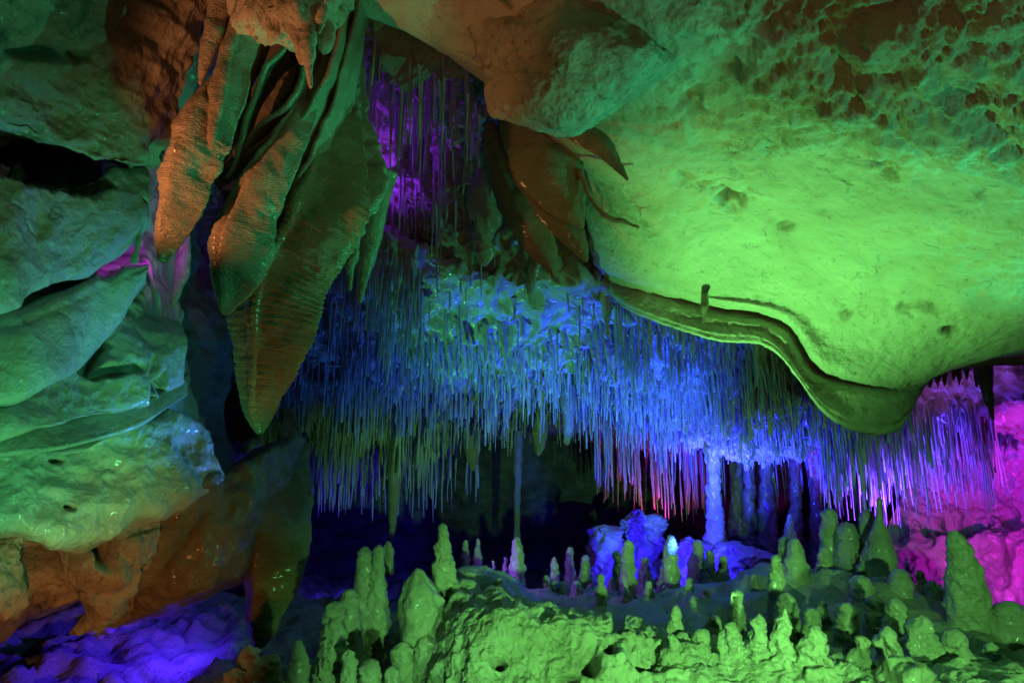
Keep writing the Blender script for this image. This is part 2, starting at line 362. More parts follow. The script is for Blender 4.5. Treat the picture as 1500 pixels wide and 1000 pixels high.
# scalloped and pitted rock at the top right, smooth slope below it
wz = 1 / (1 + np.exp(-( (210 + 0.12 * (x_ - 1000)) - y_) / 25)) * (1 / (1 + np.exp(-(x_ - 1010) / 40)))
nn = grid_normals(cg)
warp = cg + 0.08 * np.stack([fbm(cg, 3, 3, .5, o) for o in (1, 9, 21)], -1)
h = 0.05 * fbm(cg, 0.9, 5, 0.45) * np.clip((480 - y_) / 100 + .3, .3, 1) + 0.007 * fbm(cg, 12, 4, .6)
h = h + wz * (0.08 * fbm(warp, 2.3, 3, .5, 4.0) + 0.09 * billow(warp, 3.1, 3, 7.0) + 0.03 * fbm(warp, 10, 5, 0.65))
band = np.clip((y_ - 400) / 60, 0, 1) * (x_ < 1420)
for (cx, cy, rx, ry, dep) in [(1068, 292, 16, 10, .07), (1290, 240, 16, 7, .05), (1300, 255, 10, 5, .04), (1010, 160, 12, 12, .04), (1150, 335, 12, 5, .03),
                              (1005, 262, 14, 8, .03), (1350, 450, 30, 7, .03), (1395, 484, 10, 5, .05), (1240, 460, 8, 6, .03)]:
    q = ((x_ - cx) / rx) ** 2 + ((y_ - cy) / ry) ** 2; h = h - 2.0 * dep * np.exp(-np.clip(q * np.clip(1 + fbm(cg, 12, 2), .3, 2), 0, 40))
cg2 = cg + nn * h[..., None]
ceil_o = mesh_obj('ceiling', cg2.reshape(-1, 3), grid_faces(560, 620), 'ceiling')
tag(ceil_o, 'smooth sloping limestone ceiling lit green with a stepped overhanging lip', None, None, 'structure')

# boulder block that hangs out of the ceiling
blk_rows = [
 [(690, -60, 3.4), (760, -60, 3.2), (850, -60, 3.1), (960, -30, 3.2), (1060, 40, 3.4)],
 [(712, 55, 3.2), (760, 50, 2.98), (840, 22, 2.85), (940, 50, 2.9), (1030, 80, 3.2)],
 [(714, 85, 3.2), (765, 85, 2.92), (850, 65, 2.78), (950, 80, 2.86), (1020, 95, 3.2)],
 [(712, 120, 3.2), (770, 120, 2.9), (860, 105, 2.8), (950, 105, 2.9), (1000, 108, 3.25)],
 [(714, 150, 3.25), (770, 155, 2.95), (850, 155, 2.86), (930, 130, 2.98), (985, 112, 3.3)],
 [(722, 165, 3.3), (770, 175, 3.05), (845, 188, 3.0), (910, 150, 3.1), (975, 118, 3.35)],
 [(730, 166, 3.6), (775, 176, 3.5), (845, 186, 3.5), (910, 150, 3.5), (972, 118, 3.6)],
 [(740, 140, 4.1), (780, 150, 4.1), (840, 150, 4.1), (910, 130, 4.1), (970, 110, 4.1)]]
o, _ = patch('rock_block', blk_rows, 200, 170, 'rough', None, amp=0.035, sc=3.5, octv=6, bil=0.02, bsc=7, off=2)
tag(o, 'pitted limestone block bulging out of the ceiling, lit teal', 'rock')

# ------------------------------------------------------------------ left wall, a stack of folds
lw = empty('wall_left'); tag(lw, 'left cave wall of overlapping smooth rock folds', None, None, 'structure')
def fold(top, bot, m='flow', name='rock_fold', **kw):
    return slab(name, top, bot, m, lw, **kw)
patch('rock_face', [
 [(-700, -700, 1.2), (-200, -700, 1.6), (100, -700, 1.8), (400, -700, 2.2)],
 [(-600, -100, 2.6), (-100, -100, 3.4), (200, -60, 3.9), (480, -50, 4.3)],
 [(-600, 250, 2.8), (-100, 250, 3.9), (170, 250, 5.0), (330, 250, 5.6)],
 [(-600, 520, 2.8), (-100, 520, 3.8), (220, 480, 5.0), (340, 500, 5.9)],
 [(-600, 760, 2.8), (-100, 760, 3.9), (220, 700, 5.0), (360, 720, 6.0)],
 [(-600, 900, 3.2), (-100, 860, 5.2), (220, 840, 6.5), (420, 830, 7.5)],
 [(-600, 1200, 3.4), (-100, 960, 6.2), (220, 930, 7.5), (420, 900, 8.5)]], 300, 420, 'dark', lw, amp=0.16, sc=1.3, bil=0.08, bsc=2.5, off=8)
patch('rock_face', [
 [(-500, -300, 2.3), (-150, -200, 2.7), (60, -150, 3.1), (200, -100, 3.5), (300, -60, 4.1)],
 [(-500, 60, 2.4), (-150, 60, 2.8), (60, 80, 3.3), (180, 90, 3.6), (290, 120, 4.4)],
 [(-500, 260, 2.6), (-150, 260, 2.9), (60, 260, 3.45), (170, 270, 3.9), (250, 290, 4.9)],
 [(-500, 440, 2.6), (-150, 440, 2.85), (60, 440, 3.3), (170, 420, 3.85), (270, 440, 4.7)],
 [(-500, 620, 2.6), (-150, 620, 2.85), (60, 610, 3.25), (170, 600, 3.65), (285, 580, 4.4)],
 [(-500, 760, 2.7), (-150, 760, 3.0), (60, 760, 3.35), (170, 770, 3.7), (310, 740, 4.4)],
 [(-500, 840, 3.2), (-150, 830, 3.4), (60, 830, 3.8), (170, 830, 4.3), (310, 800, 5.0)]], 300, 320, 'flow', lw, amp=0.07, sc=1.7, bil=0.06, bsc=2.6, off=91, pits=[(182, 352, 26, 40, .5), (60, 240, 60, 22, .35)])
fold([(-200, -150, 2.3), (0, -90, 2.5), (120, -60, 2.8), (260, -60, 3.1), (330, -50, 3.3)],
     [(-200, 175, 2.4), (0, 196, 2.75), (100, 218, 3.0), (190, 244, 3.2), (235, 235, 3.4)], 'flow', bulge=0.05, back=.8,
     amp=0.07, sc=2.2, bil=0.05, bsc=3.4, off=3, nu=320, nv=260, streak=(0.03, 2.5, (0.6, 0.6, 2.5)),
     pits=[(55, 80, 50, 10, .05)])
fold([(-200, 190, 2.5), (0, 225, 2.9), (60, 235, 3.1), (130, 245, 3.3), (215, 255, 3.6)],
     [(-200, 500, 2.4), (0, 462, 2.75), (60, 432, 3.0), (130, 405, 3.3), (210, 330, 3.6)], 'flow', bulge=0.08, back=.5,
     amp=0.05, sc=1.5, bil=0.03, bsc=2.2, off=11, nu=260, nv=200, pits=[(90, 245, 55, 18, .4), (20, 215, 40, 10, .3)])
fold([(-200, 480, 2.7), (0, 460, 3.0), (90, 430, 3.25), (160, 395, 3.5), (218, 385, 3.7)],
     [(-200, 590, 2.5), (0, 590, 2.85), (70, 560, 3.1), (130, 525, 3.4), (215, 415, 3.7)], 'flow', bulge=0.04, back=.4,
     amp=0.03, sc=1.5, off=14, pits=[(160, 395, 16, 12, .05)])
fold([(-200, 560, 2.8), (0, 560, 3.1), (110, 500, 3.5), (190, 455, 3.9), (262, 470, 4.2)],
     [(-200, 690, 2.5), (0, 640, 2.9), (100, 625, 3.2), (200, 600, 3.6), (272, 560, 4.0)], 'flow', bulge=0.06, back=.4,
     amp=0.05, sc=1.8, bil=0.03, bsc=2.6, off=17, pits=[(137, 512, 14, 16, .35), (170, 540, 30, 8, .05), (225, 560, 5, 30, .06), (240, 580, 4, 26, .05)])
fold([(-200, 640, 2.8), (0, 622, 3.05), (100, 605, 3.35), (200, 580, 3.75), (276, 545, 4.1)],
     [(-200, 700, 2.6), (0, 668, 2.95), (100, 655, 3.2), (200, 625, 3.6), (276, 580, 4.0)], 'flow', bulge=0.02, back=.3, amp=0.012, sc=2, off=18, nv=90)
fold([(-200, 640, 2.8), (0, 650, 3.1), (120, 640, 3.4), (230, 610, 3.8), (300, 620, 4.2)],
     [(-200, 820, 2.6), (0, 775, 3.0), (110, 800, 3.3), (220, 760, 3.6), (330, 700, 4.1)], 'flow', bulge=0.08, back=.5,
     amp=0.07, sc=2.0, bil=0.05, bsc=2.8, off=23, nu=260, nv=180, pits=[(95, 668, 10, 3, .03), (105, 743, 6, 4, .04)])
fold([(-200, 760, 2.9), (0, 745, 3.25), (60, 740, 3.4), (150, 760, 3.6), (235, 745, 3.8)],
     [(-200, 960, 2.9), (0, 925, 3.3), (60, 880, 3.5), (130, 938, 3.6), (215, 885, 3.9)], 'rough', bulge=0.09, back=.6,
     amp=0.11, sc=2.6, bil=0.09, bsc=3.6, off=27, nu=260, nv=220, pits=[(60, 820, 22, 20, .12), (150, 800, 14, 24, .12), (110, 905, 30, 14, .15)])
# dark flank and its big pendant
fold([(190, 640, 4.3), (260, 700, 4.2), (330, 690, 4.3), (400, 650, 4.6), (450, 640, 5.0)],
     [(170, 910, 4.0), (230, 895, 3.9), (290, 875, 3.9), (350, 855, 4.1), (400, 830, 4.8)], 'mud_shade', bulge=0.15, back=.8,
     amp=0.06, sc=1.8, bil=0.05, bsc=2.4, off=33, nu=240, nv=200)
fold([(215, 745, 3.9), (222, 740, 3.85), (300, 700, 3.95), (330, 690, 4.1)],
     [(150, 840, 3.8), (200, 870, 3.8), (260, 850, 4.0), (330, 800, 4.3)], 'mud_shade', bulge=0.06, back=.6, amp=0.05, sc=2.4, off=35)

# ------------------------------------------------------------------ ceiling that carries the straws
st_rows = [
 [(300, 250, 6.6), (430, 300, 6.4), (560, 310, 6.2), (660, 340, 6.0), (760, 370, 5.9), (860, 370, 5.9), (960, 400, 6.1), (1100, 420, 6.2), (1250, 520, 6.3), (1400, 500, 6.4), (1650, 490, 6.4)],
 [(300, 340, 6.0), (440, 345, 5.7), (560, 352, 5.2), (650, 385, 5.2), (760, 408, 5.1), (860, 402, 5.2), (960, 440, 5.5), (1100, 470, 5.7), (1250, 560, 5.9), (1400, 540, 6.0), (1650, 520, 6.0)],
 [(300, 450, 6.4), (410, 440, 6.2), (560, 440, 5.8), (690, 450, 5.7), (860, 455, 5.6), (960, 490, 5.8), (1080, 510, 5.9), (1180, 560, 6.0), (1290, 590, 6.1), (1400, 565, 6.2), (1650, 560, 6.2)],
 [(300, 530, 7.0), (400, 520, 6.8), (560, 510, 6.5), (690, 500, 6.3), (820, 505, 6.1), (940, 530, 6.2), (1060, 555, 6.2), (1170, 590, 6.3), (1290, 612, 6.4), (1400, 592, 6.4), (1650, 590, 6.4)],
 [(300, 600, 7.6), (390, 590, 7.4), (560, 590, 7.2), (690, 560, 6.9), (820, 555, 6.7), (940, 580, 6.6), (1060, 610, 6.6), (1170, 625, 6.6), (1300, 625, 6.7), (1420, 608, 6.7), (1650, 610, 6.7)],
 [(300, 660, 8.3), (390, 655, 8.1), (560, 655, 8.0), (690, 615, 7.6), (820, 590, 7.3), (940, 615, 7.1), (1050, 655, 6.9), (1150, 665, 6.9), (1300, 640, 7.0), (1440, 620, 7.0), (1650, 620, 7.0)],
 [(300, 655, 8.8), (390, 650, 8.8), (560, 650, 8.8), (690, 605, 8.5), (820, 585, 8.2), (940, 610, 8.0), (1050, 640, 7.7), (1150, 655, 7.7), (1300, 640, 7.8), (1440, 625, 7.8), (1650, 620, 7.8)],
 [(300, 600, 10.5), (390, 600, 10.5), (560, 610, 10.5), (690, 600, 10.5), (820, 590, 10.5), (940, 600, 10.5), (1050, 610, 10.5), (1150, 620, 10.5), (1300, 620, 10.5), (1440, 610, 10.5), (1650, 600, 10.5)]]
sc_o, sg = patch('straw_ceiling', st_rows, 520, 300, 'flow', None, amp=0.07, sc=1.8, octv=5, bil=0.20, bsc=2.8, off=41)
tag(sc_o, 'low cave ceiling studded with hundreds of thin soda straws', None, None, 'structure')

# recess in the upper middle
rc_o, rg = patch('recess_roof', [
 [(400, -120, 3.4), (520, -40, 3.5), (620, -20, 3.6), (740, 40, 3.9), (860, 120, 4.6)],
 [(430, 0, 4.0), (530, 25, 4.0), (620, 60, 4.1), (700, 110, 4.3), (800, 200, 5.0)],
 [(440, 100, 4.7), (530, 105, 4.7), (620, 120, 4.7), (700, 165, 4.8), (800, 240, 5.2)],
 [(440, 200, 5.4), (530, 200, 5.4), (620, 200, 5.2), (700, 240, 5.1), (800, 290, 5.3)],
 [(440, 290, 5.9), (530, 290, 5.7), (620, 290, 5.4), (700, 300, 5.2), (800, 320, 5.3)],
 [(440, 360, 6.0), (530, 355, 5.8), (620, 362, 5.4), (700, 385, 5.2), (860, 392, 5.3)],
 [(440, 400, 6.4), (530, 400, 6.2), (620, 410, 6.0), (700, 430, 5.9), (860, 440, 6.0)]],
 300, 300, 'rough', None, amp=0.2, sc=2.2, octv=6, bil=0.22, bsc=2.6, off=51)
rc_o.name = 'ceiling_recess'; tag(rc_o, 'dark hollow in the ceiling above the straw field', None, None, 'structure')

# ------------------------------------------------------------------ far chamber
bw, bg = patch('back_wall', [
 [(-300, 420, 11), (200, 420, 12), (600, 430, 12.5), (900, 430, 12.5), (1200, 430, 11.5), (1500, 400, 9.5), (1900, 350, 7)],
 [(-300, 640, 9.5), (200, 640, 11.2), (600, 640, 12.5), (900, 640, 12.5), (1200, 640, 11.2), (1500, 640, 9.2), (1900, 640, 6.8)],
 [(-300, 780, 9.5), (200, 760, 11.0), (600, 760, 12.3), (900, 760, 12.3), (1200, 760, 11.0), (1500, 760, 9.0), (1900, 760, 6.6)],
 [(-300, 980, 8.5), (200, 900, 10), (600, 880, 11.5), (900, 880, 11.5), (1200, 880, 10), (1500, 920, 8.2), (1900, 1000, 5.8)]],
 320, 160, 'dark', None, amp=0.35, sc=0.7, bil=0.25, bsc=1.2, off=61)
tag(bw, 'dark far wall of the chamber behind the straws', None, None, 'structure')
mw, mg = patch('wall_right', [
 [(1300, 560, 6.9), (1380, 520, 7.0), (1480, 500, 6.9), (1620, 480, 6.3), (1900, 450, 5)],
 [(1310, 590, 7.4), (1380, 560, 7.2), (1470, 560, 7.0), (1620, 560, 6.4), (1900, 540, 5)],
 [(1320, 640, 7.9), (1400, 620, 7.7), (1470, 620, 7.4), (1620, 620, 6.6), (1900, 620, 5)],
 [(1330, 700, 8.3), (1420, 690, 7.9), (1490, 680, 7.5), (1620, 690, 6.7), (1900, 690, 5)],
 [(1300, 770, 8.6), (1400, 750, 8.2), (1490, 755, 7.9), (1620, 760, 7.0), (1900, 770, 5)],
 [(1290, 800, 8.4), (1380, 790, 8.0), (1480, 785, 7.6), (1620, 800, 6.9), (1900, 830, 5)],
 [(1280, 880, 8.0), (1370, 880, 7.7), (1480, 880, 7.3), (1620, 900, 6.6), (1900, 940, 5)],
 [(1260, 960, 7.2), (1360, 980, 6.8), (1480, 1000, 6.3), (1620, 1040, 5.6), (1900, 1100, 4.5)]],
 260, 320, 'flow', None, amp=0.10, sc=1.8, bil=0.20, bsc=2.4, off=66, pits=[(1400, 770, 40, 8, .35), (1450, 640, 30, 18, .3)])
tag(mw, 'lumpy right cave wall lit magenta behind the straws', None, None, 'structure')

# floor
nx, ny = 420, 420
X, Y = np.meshgrid(np.linspace(-7.5, 7.5, nx), np.linspace(-2, 14, ny))
def hill(cx, cy, sx, sy, hh): return hh * np.exp(-((X - cx) / sx) ** 2 - ((Y - cy) / sy) ** 2)
Z = 0.42 + 0.0 * X + hill(2.5, 5.6, 1.0, 1.0, .50) + hill(-0.4, 5.0, .8, .9, .45) + hill(0.8, 6.0, 1.6, 1.0, .42) + hill(-3.2, 6.5, 1.5, 1.5, .4)
Z = Z - 0.35 / (1 + np.exp((Y - 3.0) * 3))
G = np.stack([X, Y, Z], -1)
G[..., 2] += 0.08 * fbm(G, 2.6, 6, .65, 40) / (1 + np.exp((X + 0.9) * 5)); G[..., 2] += 0.10 * fbm(G, 0.9, 5, .5, 2) - 0.16 * billow(G, 1.7, 3, 3) + 0.035 * fbm(G, 6, 3, .5)
floor = mesh_obj('floor', G.reshape(-1, 3), grid_faces(ny, nx), 'rough')
tag(floor, 'uneven dark cave floor behind the flowstone rim', None, None, 'structure')
def floor_z(x, y):
    i = int(np.clip(round((x + 7.5) / 15 * (nx - 1)), 0, nx - 1)); j = int(np.clip(round((y + 2) / 16 * (ny - 1)), 0, ny - 1))
    return float(G[j, i, 2])

# flowstone rim in front
rim, rimg = patch('flowstone_rim', [
 [(560, 1120, 3.9), (610, 1120, 3.35), (680, 1120, 3.1), (800, 1120, 3.1), (920, 1120, 3.1), (1050, 1120, 3.1), (1200, 1130, 3.0), (1350, 1130, 2.9), (1600, 1150, 2.8)],
 [(600, 1030, 4.1), (640, 1030, 3.6), (700, 1030, 3.4), (800, 1030, 3.4), (920, 1030, 3.4), (1050, 1030, 3.35), (1200, 1020, 3.3), (1350, 1020, 3.2), (1600, 1040, 3.1)],
 [(610, 965, 4.3), (645, 960, 3.8), (700, 960, 3.55), (800, 960, 3.55), (920, 965, 3.55), (1040, 975, 3.5), (1200, 985, 3.5), (1350, 985, 3.4), (1600, 1005, 3.3)],
 [(622, 930, 4.4), (645, 915, 3.95), (700, 905, 3.65), (790, 912, 3.68), (900, 925, 3.7), (1030, 950, 3.7), (1200, 965, 3.75), (1350, 970, 3.7), (1600, 990, 3.6)],
 [(630, 905, 4.5), (655, 885, 4.1), (705, 880, 3.85), (790, 892, 3.85), (900, 908, 3.9), (1010, 935, 3.9), (1190, 955, 4.1), (1350, 962, 4.1), (1600, 985, 4.0)],
 [(635, 905, 4.6), (660, 880, 4.4), (720, 878, 4.3), (790, 892, 4.2), (900, 908, 4.2), (1000, 935, 4.2), (1180, 965, 4.5), (1340, 970, 4.5), (1600, 990, 4.4)],
 [(640, 960, 4.8), (665, 950, 4.65), (720, 950, 4.6), (790, 950, 4.6), (890, 950, 4.6), (990, 960, 4.7), (1170, 1000, 4.8), (1330, 1000, 4.8), (1600, 1020, 4.6)]],
 560, 300, 'coral', None, amp=0.055, sc=4, octv=7, bil=0.028, bsc=9, off=71, streak=(0.035, 7, (1, 1, .3)),
 pits=[(865, 968, 12, 20, .22), (950, 958, 22, 14, .2), (895, 950, 8, 10, .15), (730, 970, 9, 6, .15), (940, 880, 6, 5, .1), (905, 905, 7, 12, .15), (835, 995, 10, 8, .2)])
tag(rim, 'crusty flowstone rim lit bright green across the foreground', 'flowstone')
rim['kind'] = 'structure'
del rim['category']
#THINGS
# ------------------------------------------------------------------ straws
straw_meshes = []
def straw_geo(k, nseg=6):
    rs = np.random.RandomState(k); n = 5
    z = np.linspace(0, -1, n); prof = [1.6, 1.05, .9, .5] if k < 7 else ([3.2, 2.3, 1.3, .35] if k < 10 else [2.4, 1.9, 1.9, 1.2])
    r = np.interp(np.linspace(0, 1, n), [0, .15, .5, 1], prof) * (1 + (.15 if k < 7 else .28) * rs.normal(size=n)).clip(.4)
    bx = np.cumsum(rs.normal(size=n)) * .5; by = np.cumsum(rs.normal(size=n)) * .5; bx[0] = by[0] = 0
    th = np.linspace(0, 2 * math.pi, nseg, endpoint=False)
    v = np.stack([r[:, None] * np.cos(th) + bx[:, None], r[:, None] * np.sin(th) + by[:, None], np.repeat(z[:, None], nseg, 1)], -1).reshape(-1, 3)
    f = grid_faces(n, nseg, True); v = np.concatenate([v, [[bx[-1], by[-1], -1.01]]])
    tri = np.concatenate([f[:, [0, 2, 1]], f[:, [0, 3, 2]]])
    i = np.arange(nseg); tri = np.concatenate([tri, np.stack([(n - 1) * nseg + i, np.full(nseg, n * nseg), (n - 1) * nseg + (i + 1) % nseg], -1)])
    return v, tri
SG = [straw_geo(k) for k in range(12)]
for k, (v, t) in enumerate(SG):
    o = mesh_obj('soda_straw', v, t, 'straw'); straw_meshes.append(o.data); bpy.data.objects.remove(o)
def straws(g, parent, items, keep, name='soda_straw'):
    """items: (root point, radius, length). the ones that show largest become parts, the rest one part"""
    sz = [-(r * L) / proj(p)[2] ** 2 for p, r, L in items]
    order = np.argsort(sz); vs = []; fs = []; c = 0
    for q, idx in enumerate(order):
        p, r, L = items[idx]
        k = random.randrange(7) if random.random() < .8 else random.randrange(7, 12)
        if q < keep:
            o = bpy.data.objects.new(name, straw_meshes[k]); COL.objects.link(o); o.parent = parent
            o.location = p; o.scale = (r, r, L); o.rotation_euler = (random.gauss(0, .022), random.gauss(0, .022), random.uniform(0, 6.28))
        else:
            v, t = SG[k]; a = random.uniform(0, 6.28); ca, sa = math.cos(a), math.sin(a)
            w = np.stack([(v[:, 0] * ca - v[:, 1] * sa) * r, (v[:, 0] * sa + v[:, 1] * ca) * r, v[:, 2] * L], -1); w[:, 0] += w[:, 2] * random.gauss(0, .022); w[:, 1] += w[:, 2] * random.gauss(0, .022); w = w + p
            vs.append(w); fs.append(t + c); c += len(v)
    if vs:
        o = mesh_obj('small_straws', np.concatenate(vs), np.concatenate(fs), 'straw', parent); o['kind'] = 'stuff'
def sample(g, n, rng, accept):
    nv_, nu_ = g.shape[:2]; out = []; x, y, d = proj(g); tries = 0
    while len(out) < n and tries < n * 60:
        tries += 1
        j = random.randint(int(rng[0] * nv_), int(rng[1] * nv_) - 1); i = random.randint(0, nu_ - 1)
        w = accept(x[j, i], y[j, i], d[j, i])
        if random.random() < w: out.append((g[j, i], x[j, i], y[j, i], d[j, i]))
    return out
ncl = lambda p, s, o: float(gnoise(np.array([p * s + o]))[0])
def acc_main(x, y, d):
    if x < 385 or x > 1455 or (x > 1325 and y < 588): return 0
    w = 1.0
    if 620 < x < 900 and y < 490 + (x - 620) * .06: w = 0.10
    if 640 < x < 880 and y < 440: w = 0.02
    return w
items = []
for p, x, y, d in sample(sg, 8200, (0.16, 0.80), acc_main):
    nz = ncl(p, 2.2, 5); cl = 0.65 + 0.6 * nz
    if ncl(p, 3.6, 19) > .16 and random.random() < .85: continue
    L = random.triangular(.04, .46, .16) * (0.55 + cl * .8)
    if x < 640: L *= 1.15 + 0.5 * max(0, (y - 450) / 200)
    elif x < 950: L *= 0.95
    elif x < 1180: L *= 0.8
    else: L *= 1.75 if y > 600 else 0.9
    if 940 < x < 1200 and y > 635: L *= .4
    r = random.triangular(.0035, .011, .0055)
    if random.random() < .07: r *= random.uniform(1.6, 3.0); L *= random.uniform(.6, 1.15)
    if random.random() < .12: L *= random.uniform(.3, .6)
    items.append((p + np.array([0, 0, .03]), r, L))
straws(sg, sc_o, items, 290)
items = []
for p, x, y, d in sample(rg, 150, (0.12, 0.80), lambda x, y, d: 1.0 if 490 < x < 735 and 20 < y < 330 else 0):
    items.append((p + np.array([0, 0, .03]), random.uniform(.006, .011), random.triangular(.15, .75, .35)))
straws(rg, rc_o, items, 150)

# dim magenta straws of the second ceiling further back
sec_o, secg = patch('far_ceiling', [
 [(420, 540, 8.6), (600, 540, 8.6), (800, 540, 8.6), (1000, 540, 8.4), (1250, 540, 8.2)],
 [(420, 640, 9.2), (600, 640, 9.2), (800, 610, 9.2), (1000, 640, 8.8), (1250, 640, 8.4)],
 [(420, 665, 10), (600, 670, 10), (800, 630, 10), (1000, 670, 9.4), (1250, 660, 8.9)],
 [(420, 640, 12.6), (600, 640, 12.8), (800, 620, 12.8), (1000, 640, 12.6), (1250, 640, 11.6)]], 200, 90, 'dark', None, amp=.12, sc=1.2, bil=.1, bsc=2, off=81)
tag(sec_o, 'dark ceiling of the far chamber with a fringe of straws', None, None, 'structure')
items = []
for p, x, y, d in sample(secg, 330, (0.2, 0.75), lambda x, y, d: 1.0 if 870 < x < 1210 else (.5 if 430 < x < 700 else 0)):
    items.append((p + np.array([0, 0, .05]), random.uniform(.008, .014), random.triangular(.3, 1.0, .7)))
straws(secg, sec_o, items, 0)

# ------------------------------------------------------------------ left curtains and stalactites
def hang(name, rows, label, cat='stalactite', m='drape', group=None, **kw):
    o = loft(name, rows, m, None, **kw); tag(o, label, cat, group); return o
def hangs(name, base, parts, label, cat, group=None):
    e = empty(name, P(*base)); tag(e, label, cat, group)
    for pn, rows, kw in parts:
        kw = dict(kw); mm = kw.pop('m', 'drape'); loft(pn, rows, mm, e, **kw)
    return e
# big orange-edged curtain nearest the left
hangs('stone_curtain', (345, -60, 2.95), [
 ('blade', [(420, -80, 3.0, 50), (372, 0, 2.98, 34), (348, 80, 2.95, 22), (335, 130, 2.92, 28), (298, 200, 2.88, 40), (277, 250, 2.86, 37), (263, 300, 2.84, 31), (246, 350, 2.83, 19), (237, 385, 2.83, 5)],
  dict(e=1.7, thick=1.2, skew=.5, flute=(3, .16, 1), rib=(.045, .07), amp=.02, sc=6, lump=.012, lsc=5, nseg=48)),
 ('blade', [(345, -60, 2.9, 24), (325, 0, 2.88, 18), (312, 50, 2.86, 14), (300, 90, 2.85, 9), (293, 125, 2.85, 3)], dict(thick=.8, rib=(.04, .06), lump=.01)),
 ('drip_spike', [(352, -10, 2.9, 8), (340, 50, 2.87, 11), (328, 95, 2.84, 13), (318, 140, 2.82, 11), (311, 190, 2.81, 8), (309, 222, 2.81, 3)], dict(rib=(.03, .08), lump=.008)),
 ], 'orange lit stone curtain at left of the hanging cluster, ending in a point', 'stalactite')
# crust with teeth at the top
hangs('dripping_crust', (430, -60, 2.8), [
 ('crust', [(500, -20, 2.85, 26), (460, 10, 2.8, 40), (420, 20, 2.8, 44), (380, 10, 2.85, 40), (350, -20, 2.9, 20)], dict(m='coral', thick=1.0, lump=.06, lsc=8, amp=.04, sc=9)),
 ('tooth', [(430, 20, 2.75, 26), (438, 55, 2.72, 14), (441, 78, 2.71, 9), (442, 96, 2.71, 3)], dict(m='coral', lump=.012)),
 ('tooth', [(455, 20, 2.74, 12), (452, 60, 2.7, 10), (454, 100, 2.7, 7), (455, 130, 2.7, 3)], dict(m='coral', rib=(.03, .1), lump=.01)),
 ('tooth', [(475, -20, 2.74, 10), (471, 20, 2.72, 8), (467, 50, 2.71, 3)], dict(m='coral', lump=.008)),
 ('tooth', [(400, 20, 2.75, 30), (404, 45, 2.74, 16), (408, 60, 2.74, 5)], dict(m='coral', lump=.02)),
 ('tooth', [(472, 30, 2.78, 16), (478, 58, 2.76, 13), (474, 80, 2.76, 6)], dict(m='coral', lump=.015)),
 ], 'knobbly orange lit crust with short drip teeth at the top edge above the curtains', 'stalactite')
# folded blades
e = empty('folded_curtain', P(450, 0, 3.2)); tag(e, 'row of thin folded stone blades with pale edges and dark gaps between', 'stalactite')
PAR = e.location
def world_child(o, e):
    o.parent = e; o.matrix_parent_inverse = Matrix.Translation(-e.location)
for A, B in [
 ([(390, -50, 3.0), (372, 70, 2.99), (352, 125, 2.97), (340, 170, 2.95), (328, 200, 2.94), (314, 255, 2.92), (284, 306, 2.9), (258, 352, 2.88)],
  [(410, -60, 3.3), (390, 70, 3.3), (365, 130, 3.3), (352, 170, 3.3), (335, 205, 3.3), (315, 250, 3.25), (280, 300, 3.2), (250, 350, 3.1)]),
 ([(445, -50, 3.06), (415, 67, 3.05), (390, 98, 3.04), (375, 128, 3.03), (363, 165, 3.02), (353, 205, 3.0), (345, 235, 2.99), (330, 262, 2.98)],
  [(460, -60, 3.45), (440, 70, 3.45), (410, 110, 3.45), (392, 140, 3.4), (378, 175, 3.4), (368, 215, 3.35), (352, 245, 3.3), (330, 275, 3.25)]),
 ([(460, -40, 3.12), (440, 114, 3.11), (425, 150, 3.1), (400, 170, 3.09), (380, 188, 3.08), (363, 206, 3.07), (343, 237, 3.06), (312, 256, 3.05)],
  [(490, -50, 3.55), (460, 120, 3.5), (450, 160, 3.5), (425, 190, 3.45), (400, 215, 3.4), (380, 240, 3.35), (350, 262, 3.3), (318, 275, 3.2)]),
 ([(480, -30, 3.18), (450, 120, 3.17), (436, 155, 3.16), (412, 186, 3.15), (390, 204, 3.14), (365, 222, 3.13), (339, 243, 3.12)],
  [(500, -40, 3.6), (476, 140, 3.6), (460, 180, 3.55), (440, 215, 3.5), (415, 240, 3.45), (390, 262, 3.4), (360, 275, 3.3)]),
 ([(518, -40, 3.2), (488, 92, 3.18), (465, 139, 3.16), (445, 172, 3.14), (418, 206, 3.12), (380, 240, 3.1), (363, 268, 3.08), (354, 300, 3.06), (346, 345, 3.04), (342, 390, 3.02)],
  [(540, -60, 3.6), (520, 110, 3.6), (505, 160, 3.6), (490, 210, 3.55), (465, 250, 3.5), (440, 285, 3.45), (425, 310, 3.4), (410, 340, 3.35), (395, 370, 3.25), (370, 400, 3.15)]),
 ([(530, -20, 3.3), (492, 140, 3.28), (478, 180, 3.27), (462, 215, 3.26), (440, 255, 3.25), (425, 290, 3.24)],
  [(550, -30, 3.7), (520, 150, 3.7), (510, 200, 3.65), (495, 240, 3.6), (470, 275, 3.55), (450, 310, 3.5)])]:
    world_child(curtain('blade', A, B, None), e)
curt_back = loft('backing', [(470, -20, 3.8, 60), (450, 90, 3.7, 60), (425, 170, 3.6, 56), (390, 250, 3.5, 45), (365, 320, 3.4, 22)], 'drape', e, thick=.5, flute=(7, .1, 2), amp=.05, sc=4, nseg=60)

# second orange-edged drape
hang('stone_curtain', [(485, 60, 3.35, 6), (468, 110, 3.3, 9), (448, 160, 3.2, 13), (422, 210, 3.12, 22), (395, 260, 3.06, 28), (372, 310, 3.04, 34), (362, 350, 3.02, 40), (350, 390, 3.0, 36), (340, 425, 2.99, 24), (329, 462, 2.98, 5)],
     'middle stone curtain with thin orange edge, its blunt tip above the largest pendant', e=1.7, thick=1.2, skew=.9, flute=(3, .16, 1.5), rib=(.04, .06), amp=.02, sc=5, lump=.01, nseg=56)
